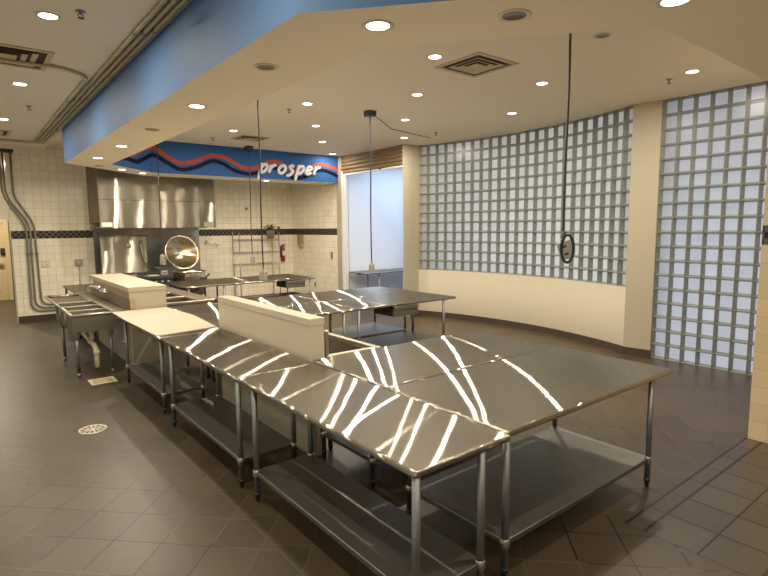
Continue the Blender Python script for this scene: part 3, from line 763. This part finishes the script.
# extinguisher
EX = thing('wall_mounted_fire_extinguisher', 'red fire extinguisher hung on the back wall right of the wire shelving', 'fire extinguisher', (7.50, YB - .09, 1.09))
m = MB(); m.lathe([(0, 0), (.062, 0), (.068, .02), (.068, .36), (.05, .41), (.022, .43), (0, .43)], 20); m.build('cylinder', M['red'], EX)
m = MB(); m.tube([(0, 0, .43), (0, 0, .49)], .018, 10); m.tube([(0, 0, .48), (.09, -.03, .51)], .011, 6); m.tube([(0, 0, .46), (.09, -.03, .455)], .009, 6); m.build('valve', M['black'], EX)
m = MB(); m.tube(bend([(0, 0, .46), (-.09, -.03, .46), (-.10, -.03, .2), (-.09, -.03, .1)], .05), .012, 8); m.build('hose', M['black'], EX)
m = MB(); m.box(-.04, .04, -.071, -.0655, .17, .30); m.build('data_plate', M['paper'], EX)
m = MB(); m.box(-.03, .03, .0685, .088, .1, .42); m.build('bracket', M['black'], EX)
# dispenser, switch, outlets on the walls
DS = thing('wall_mounted_dispenser', 'narrow beige dispenser on the tiled side wall below the mosaic band', 'dispenser', (XS - .001, 13.75, 1.5))
m = MB(); m.box(-.11, 0, -.1, .1, .1, .37, 0, .015); m.build('cover', M['beige'], DS); m = MB(); m.box(-.10, 0, -.095, .095, 0, .098, 0, .01); m.build('tray', M['tan'], DS)
def plate(name, label, cat, loc, w, h, wallx, mat):
    t = thing(name, label, cat, loc); m = MB()
    if wallx: m.box(-.012, 0, -w / 2, w / 2, -h / 2, h / 2, 0, .003)
    else: m.box(-w / 2, w / 2, -.012, 0, -h / 2, h / 2, 0, .003)
    m.build('cover_plate', mat, t); m = MB()
    for s in (-1, 1):
        if wallx: m.box(-.016, -.0125, -.012, .012, s * h * .22 - .012, s * h * .22 + .012)
        else: m.box(-.012, .012, -.016, -.0125, s * h * .22 - .012, s * h * .22 + .012)
    m.build('insert', M['grey_box'], t)
plate('light_switch', 'small metal switch plate on the side wall beside the doorway', 'switch', (XS - .001, 12.15, 1.32), .09, .19, True, M['galv'])
plate('wall_outlet', 'low metal outlet plate on the tiled side wall behind the far table', 'outlet', (XS - .001, 13.05, .46), .08, .12, True, M['galv'])
plate('wall_outlet', 'cream outlet plate on the left tiled wall behind the triple sink', 'outlet', (1.52, YB - .013, 1.30), .17, .17, False, M['ring'])
OB = thing('outlet_box', 'grey metal outlet box with conduit on the left tiled wall', 'outlet box', (2.17, YB - .001, 1.22))
m = MB(); m.box(-.075, .075, -.07, 0, 0, .15, 0, .01); m.build('box', M['grey_box'], OB); m = MB(); m.tube([(.0, -.03, -.001), (.0, -.03, -.75)], .014, 8); m.build('conduit', M['conduit'], OB)
m = MB(); m.lathe([(0, .03), (.03, .025), (.045, 0)], 14, 0, Matrix.Translation((6.44, YB - .001, 2.62)) @ Matrix.Rotation(PI / 2, 4, 'X')); tag(m.build('wall_mounted_sensor', M['beige']), 'small round beige sensor high on the tiled back wall', 'sensor')
m = MB(); m.lathe([(0, .03), (.03, .025), (.04, 0)], 14, 0, Matrix.Translation((7.44, YB - .001, 2.07)) @ Matrix.Rotation(PI / 2, 4, 'X')); tag(m.build('wall_mounted_hook', M['black']), 'small black knob on the back wall above the fire extinguisher', 'hook')

# ------------------------------------------------------------------ floor fittings
FD = thing('floor_drain', 'round pale metal floor drain in the open floor at left', 'floor drain', (.93, 6.02, .001))
m = MB(); m.lathe([(.135, 0), (.135, .006), (.115, .007), (.112, .003)], 32); m.build('frame', M['grate'], FD)
m = MB()
for k in range(12):
    a = k * PI / 6; m.box(.03, .112, -.009, .009, .002, .006); 
    for v in list(m.bm.verts)[-8:]: v.co = Matrix.Rotation(a, 4, 'Z') @ v.co
m.lathe([(0, .006), (.04, .006), (.04, .002)], 16); m.build('grate', M['grate'], FD)
m = MB(); m.lathe([(0, .0005), (.112, .0005)], 24); m.build('sump', M['vent_in'], FD)
FS = thing('floor_sink', 'pale rectangular floor sink cover below the white drain pipe', 'floor sink', (1.385, 7.92, .001), math.radians(0))
m = MB(); m.box(-.16, .16, -.15, .15, 0, .008, 0, .003); m.build('cover', M['pvc'], FS)
m = MB()
for k in range(6): m.box(-.12, .12, -.10 + k * .04 - .008, -.10 + k * .04 + .008, .0082, .009)
m.build('slots', M['beige'], FS)

# ------------------------------------------------------------------ conduits
def pipe(pts, r, label, br=.1, clips=(), mat='conduit'):
    t = thing('conduit_pipe', label, 'conduit', (0, 0, 0), 0, None); m = MB(); m.tube(bend(pts, br), r, 10); m.build('pipe', M[mat], t)
    for c in clips:
        m = MB(); m.tube([Vector(c[0]), Vector(c[1])], r * 1.35, 10); m.build('coupling', M['galv'], t)
zc = ZL - .022
def cl(x, ys_): return [((x, y - .03, zc), (x, y + .03, zc)) for y in ys_]
pipe([(1.475, -2, zc), (1.475, 12.75, zc), (-3, 12.80, zc)], .017, 'grey ceiling conduit running right alongside the blue soffit face', .12, cl(1.475, (3.2, 5.05, 8.1, 10.9)))
pipe([(1.415, -2, zc), (1.415, 12.69, zc), (-3, 12.74, zc)], .017, 'grey ceiling conduit second from the blue soffit face', .12, cl(1.415, (3.3, 5.15, 8.2, 11.0)))
pipe([(1.355, -2, zc), (1.355, 12.63, zc), (-3, 12.68, zc)], .017, 'grey ceiling conduit third from the blue soffit face', .12, cl(1.355, (5.2, 8.3, 11.1)))
pipe([(-3, 7.08, zc - .005), (1.0, 6.76, zc), (1.285, 6.98, zc), (1.295, 12.56, zc)], .018, 'thicker ceiling conduit curving past the square vent toward the soffit', .3, cl(1.29, (8.4, 11.2)))
yw = YB - .038
pipe([(1.0, yw, 3.73), (1.0, yw, 2.80), (1.34, yw, 2.21), (1.365, yw, .37), (3.0, yw, .335)], .022, 'grey wall conduit nearest the hood, bent low along the base', .18, [((1.35, yw, 1.56), (1.352, yw, 1.50))], 'wall_conduit')
pipe([(.86, yw, 3.73), (.86, yw - .005, 2.80), (1.255, yw, 2.20), (1.245, yw, .30), (3.0, yw, .265)], .022, 'middle grey wall conduit of the three beside the corridor', .2, [((1.25, yw, 1.56), (1.25, yw, 1.50))], 'wall_conduit')
pipe([(.80, yw - .05, 3.725), (.80, yw - .05, 2.80), (1.185, yw, 2.18), (1.165, yw, .23), (3.0, yw, .195)], .022, 'outermost grey wall conduit beside the corridor door', .22, [((1.175, yw, 1.56), (1.174, yw, 1.50))], 'wall_conduit')
m = MB(); m.box(.30, 1.06, YB - .16, YB - .001, 3.735, 3.798, 0, .008); tag(m.build('junction_trough', M['black']), 'black junction trough at the ceiling where wall conduits begin', 'junction box')

# ------------------------------------------------------------------ ceiling fittings
def downlight(z, lit=True):
    t = thing('recessed_downlight', '', 'downlight', (0, 0, z))
    m = MB(); m.lathe([(.068, 0.0), (.094, 0.0), (.094, -.005), (.082, -.008), (.068, -.004)], 28); m.build('trim_ring', M['ring'], t)
    m = MB()
    if lit: m.lathe([(0, -.003), (.068, -.003)], 28); m.build('lens', M['lens'], t)
    else:
        m.lathe([(0, -.002), (.03, -.002), (.034, -.004), (.052, -.0035), (.055, -.006), (.068, -.004)], 28); m.build('reflector', M['lens_off'], t)
    return t
DL = downlight(0); DLoff = downlight(0, False)
first = {True: DL, False: DLoff}; used = set()
def place_light(x, y, z, label, lit=True, power=30, group=None):
    src = first[lit]
    if lit not in used: used.add(lit); src.location = (x, y, z); src['label'] = label; o = src
    else: o = dup(src, (x, y, z), label)
    if group: o['group'] = group
    if lit:
        L = bpy.data.lights.get('lamp_%d' % int(power * 10)) or bpy.data.lights.new('lamp_%d' % int(power * 10), 'AREA')
        L.shape = 'DISK'; L.size = .06; L.energy = power; L.color = (1, .87, .67); L.spread = math.radians(180)
        lo = bpy.data.objects.new('lamp', L); COL.objects.link(lo); lo.location = (x, y, z - .012)
    return o
PR, PS, PLft = 38, 26, 23
G1 = 'downlights of the left ceiling'
place_light(.709, 5.29, ZL, 'lit downlight at top left, beyond the square vent toward the near edge', True, PLft, G1)
place_light(.712, 7.88, ZL, 'lit downlight on the left ceiling just past the square vent', True, PLft, G1)
place_light(.683, 10.46, ZL, 'lit downlight on the left ceiling farthest toward the tiled wall', True, PLft, G1)
for y in (2.7, .1, -2.6): place_light(.70, y, ZL, 'added unseen downlight on the left ceiling behind the viewpoint', True, PLft, G1)  # unseen lamps added to light the near floor
for y in (9.2, 5.3, 1.4, -2.5): place_light(-1.9, y, ZL, 'added unseen downlight on the left ceiling outside the view', True, PLft, G1)  # extra lamp row added out of view to light the room
for x, y in ((3.2, -1.2), (3.2, -3.8)): place_light(x, y, ZC, 'added unseen downlight behind the viewpoint', True, PLft, G1)  # out-of-view lamps added as fill from behind
place_light(.35, 17.2, ZL, 'added unseen downlight brightening the corridor before the cream door', True, 110, G1)  # unseen lamp added to brighten the corridor door
G2 = 'downlights in the soffit underside'
place_light(1.87, 5.2, ZS, 'lit downlight in the left soffit strip, nearest of its three', True, PS, G2)
place_light(1.88, 8.25, ZS, 'lit downlight in the left soffit strip, middle of its three', True, PS, G2)
place_light(1.865, 9.8, ZS, 'lit downlight in the left soffit strip, last before the far blue corner', True, PS, G2)
place_light(2.58, 11.4, ZS, 'lit downlight in the angled far soffit corner above the hood', True, PS, G2)
place_light(3.09, 11.92, ZS, 'lit downlight in the far soffit strip right above the hood', True, PS, G2)
place_light(5.98, 12.1, ZS, 'lit downlight in the far soffit strip under the word prosper', True, PS, G2)
place_light(2.0, 2.55, ZS, 'large bright lit downlight in the near angled soffit corner', True, PS, G2)
place_light(3.02, 1.33, ZS, 'large bright downlight in the near soffit strip at top right', True, PS, G2)
place_light(1.84, 3.67, ZS, 'unlit downlight in the left soffit strip near the blue bend', False)
place_light(2.51, 1.97, ZS, 'unlit downlight in the near soffit strip at top centre', False)
G3 = 'downlights of the recessed ceiling'
for x, y, l in ((4.15, 4.3, 'beside the nearer square vent'), (4.155, 7.0, 'beside the near sprinkler'), (4.16, 9.7, 'beside the far square vent')):
    place_light(x * 1.014, y * 1.014, ZC, 'lit downlight, recess row nearest the left soffit, ' + l, True, PR, G3)
for x, y, l in ((5.095, 5.63, 'middle of the room past the square vent'), (5.144, 8.38, 'left of the black cord canopy')):
    place_light(x * 1.014, y * 1.014, ZC, 'lit downlight, second recess row, ' + l, True, PR, G3)
place_light(5.06, 2.90, ZC, 'dim unlit adjustable downlight in the recess at upper right', False)
for x, y, l in ((5.99, 4.24, 'right of the hanging coiled cord'), (6.09, 7.03, 'right of the black cord canopy'), (6.18, 9.82, 'above the word prosper')):
    place_light(x * 1.014, y * 1.014, ZC, 'lit downlight, third recess row, ' + l, True, PR, G3)
for x, y, l in ((6.99, 2.84, 'over the right glass block wall'), (7.14, 5.61, 'over the middle of the curved glass wall'), (7.26, 8.42, 'near the doorway pillar'), (7.36, 11.24, 'by the right end of the mural')):
    place_light(x * 1.014, y * 1.014, ZC, 'lit downlight, recess row nearest the glass, ' + l, True, 14 if y > 10 else PR, G3)

def vent(x, y, z, w, label, slats=4):
    t = thing('ceiling_vent', label, 'vent', (x, y, z))
    h = w / 2
    m = MB(); b = .05
    m.box(-h, h, -h, -h + b, -.012, 0); m.box(-h, h, h - b, h, -.012, 0); m.box(-h, -h + b, -h + b, h - b, -.012, 0); m.box(h - b, h, -h + b, h - b, -.012, 0); m.build('frame', M['vent'], t)
    m = MB(); m.face([(-h + b, -h + b, -.001), (h - b, -h + b, -.001), (h - b, h - b, -.001), (-h + b, h - b, -.001)]); m.build('throat', M['vent_in'], t)
    for k in range(1, slats):
        a = (h - b) * (1 - k / slats) + .01; c = a - .047
        m = MB()
        for q in range(4):
            rot = Matrix.Rotation(q * PI / 2, 4, 'Z')
            m.face([rot @ Vector(p) for p in ((-a, -a, -.014), (a, -a, -.014), (c, -c, -.002), (-c, -c, -.002))])
        m.build('louver', M['vent'], t)
    m = MB(); a = (h - b) / slats * .8; m.box(-a, a, -a, a, -.014, -.006); m.build('core', M['vent'], t)
vent(4.80, 4.29, ZC, .68, 'square ceiling vent in the recess in front of the curved glass wall')
vent(4.82, 10.42, ZC, .60, 'square ceiling vent in the recess in front of the mural')
vent(.50, 6.68, ZL, .76, 'large square ceiling vent at upper left above the conduit')
vent(.52, 11.9, ZL, .70, 'square ceiling vent at the far left before the tiled wall')
SPR = thing('fire_sprinkler', '', 'sprinkler', (0, 0, 0))
m = MB(); m.lathe([(.04, 0), (.038, -.006), (.014, -.008), (.012, -.028), (0, -.028)], 16); m.build('body', M['galv'], SPR)
m = MB(); m.tube([(-.015, 0, -.026), (-.022, 0, -.04), (0, 0, -.052)], .004, 6); m.tube([(.015, 0, -.026), (.022, 0, -.04), (0, 0, -.052)], .004, 6); m.lathe([(0, -.052), (.026, -.053), (.026, -.056), (0, -.056)], 14); m.build('deflector', M['iron'], SPR)
spots = [(.90, 5.02, ZL, 'sprinkler head on the left ceiling near the top edge beside a downlight'), (.914, 9.17, ZL, 'sprinkler head on the left ceiling between two downlights'),
 (4.18, 10.8, ZC, 'sprinkler head left of the far vent before the mural'), (4.17, 7.57, ZC, 'sprinkler head in the recess above the word prosper'), (7.46, 7.7, ZC, 'sprinkler head over the left end of the curved glass'), (7.21, 3.2, ZC, 'sprinkler head above the cream pillar at right'), (7.3, 11.15, ZC, 'sprinkler head by the right end of the mural')]
for i, (x, y, z, l) in enumerate(spots):
    if i == 0: SPR.location = (x, y, z); SPR['label'] = l; SPR['group'] = 'sprinkler heads'
    else: dup(SPR, (x, y, z), l)
for x, y, l in ((1.87, 6.7, 'flush dark slot plate in the left soffit underside'), (2.1, 11.0, 'flush dark slot plate in the far soffit corner')):
    m = MB(); m.lathe([(0, -.006), (.075, -.006), (.08, 0)], 20, 0, Matrix.Translation((x, y, ZS))); tag(m.build('ceiling_cover_plate', M['beige']), l, 'cover plate')

# hanging power-drop cords ----------------------------------------------------
def cord(x, y, z0, z1, label, coil=False, cap=True, r=.011, size=(.05, .04, .075), lean=(0, 0)):
    t = thing('hanging_cord_drop', label, 'cord drop', (x, y, ZC))
    if cap: m = MB(); m.box(-.075, .075, -.075, .075, -.085, 0, 0, .008); m.build('canopy', M['black'], t)
    L = ZC - z1
    m = MB(); pts = catmull([(0, 0, 0 if not cap else -.085), (.006, 0, -L * .3), (-.004 + lean[0] * .5, .004, -L * .65), (lean[0], lean[1], -L + .06), (lean[0], lean[1], -L)], 6); m.tube(pts, r, 8); m.build('cable', M['black'], t)
    m = MB(); a, b, c = size; m.box(-a, a, -b, b, -2 * c, 0, 0, .012); m.tube([(0, 0, 0), (0, 0, .03)], .02, 10)
    mat = Matrix.Translation((lean[0], lean[1], -L)) @ (Matrix.Rotation(math.radians(-57), 4, 'Z') @ Matrix.Rotation(-.3, 4, 'Y') if coil else Matrix.Rotation(.7, 4, 'Z'))
    m.move(mat); bx = m.build('outlet_box', M['grey_box'], t)
    m = MB()
    for s in (-.35, .35): m.box(-a * .3, a * .3, -b - .003, -b, -c + s * c * 1.2 - .012, -c + s * c * 1.2 + .012)
    m.move(mat); m.build('socket', M['black'], bx)
    if coil:
        m = MB()
        for k in range(3):
            rr = .05 + .008 * k
            pts = [(lean[0] - .055 - .008 * k +   .54 * (.045 + rr * math.sin(q)), lean[1] - .035 - .005 * k - .84 * (.045 + rr * math.sin(q)), -L - .07 + .13 * math.cos(q) * (1 + .05 * k)) for q in [2 * PI * j / 20 for j in range(21)]]
            m.tube(pts, .008, 6)
        m.tube([(lean[0], lean[1] - .02, -L + .10), (lean[0], lean[1], -L + .02)], .02, 8)
        m.build('coiled_cord', M['black'], t)
    return t
cord(5.27, 6.94, ZC, 1.465, 'black power cord with grey outlet box hanging from a canopy before the doorway')
cord(5.25, 11.45, ZC, 1.42, 'thin cord with grey outlet box hanging in front of the word prosper')
cord(3.45, 7.17, ZC, 1.44, 'long black power cord hanging over the far tables, its box above the tabletop', cap=False, size=(.055, .045, .07))
cord(3.28, 11.5, ZC, 1.52, 'black power cord with pale outlet box hanging before the exhaust hood', size=(.05, .04, .1))
cord(4.76, 3.06, ZC, 1.90, 'thick black cord with looped coil and outlet box before the curved glass', coil=True, cap=False, r=.012, size=(.068, .04, .09), lean=(-.02, 0))
# cable tacked to the ceiling by the doorway
m = MB(); m.tube([(5.3, 6.98, ZC - .008), (6.5, 7.9, ZC - .008), (7.8, 8.2, ZC - .008)], .006, 6); tag(m.build('ceiling_cable', M['black']), 'thin dark cable tacked across the ceiling toward the doorway pillar', 'cable')

# ------------------------------------------------------------------ lights, world, camera
L = bpy.data.lights.new('side_room_panel', 'AREA'); L.shape = 'RECTANGLE'; L.size = 2.2; L.size_y = 1.4; L.energy = 48; L.color = (.56, .74, 1.0)
o = bpy.data.objects.new('side_room_lamp', L); COL.objects.link(o); o.location = (9.6, 10.4, 3.75)
w = bpy.data.worlds.new('daylight'); scn.world = w; w.use_nodes = True
bg = w.node_tree.nodes['Background']; bg.inputs[0].default_value = (.96, .965, 1.0, 1); bg.inputs[1].default_value = 1.6

f, yaw, pit, rol = 530.33, .67252, .112957, -.0077723
fw = Vector((math.sin(yaw) * math.cos(pit), math.cos(yaw) * math.cos(pit), -math.sin(pit)))
rt = Vector((math.cos(yaw), -math.sin(yaw), 0)); up = rt.cross(fw)
r2 = rt * math.cos(rol) + up * math.sin(rol); u2 = -rt * math.sin(rol) + up * math.cos(rol)
cam = bpy.data.cameras.new('camera'); cam.sensor_fit = 'HORIZONTAL'; cam.sensor_width = 36; cam.lens = f * 36 / 768; cam.clip_start = .05; cam.clip_end = 200
co = bpy.data.objects.new('camera', cam); COL.objects.link(co)
co.matrix_world = Matrix(((r2.x, u2.x, -fw.x, 0), (r2.y, u2.y, -fw.y, 0), (r2.z, u2.z, -fw.z, 2.05), (0, 0, 0, 1)))
scn.camera = co
scn.view_settings.view_transform = 'Standard'; scn.view_settings.look = 'None'; scn.view_settings.exposure = 0.06; scn.view_settings.gamma = 1.12
scn.cycles.use_denoising = True
scn.cycles.max_bounces = 8; scn.cycles.transparent_max_bounces = 8
scn.cycles.sample_clamp_indirect = 4.0
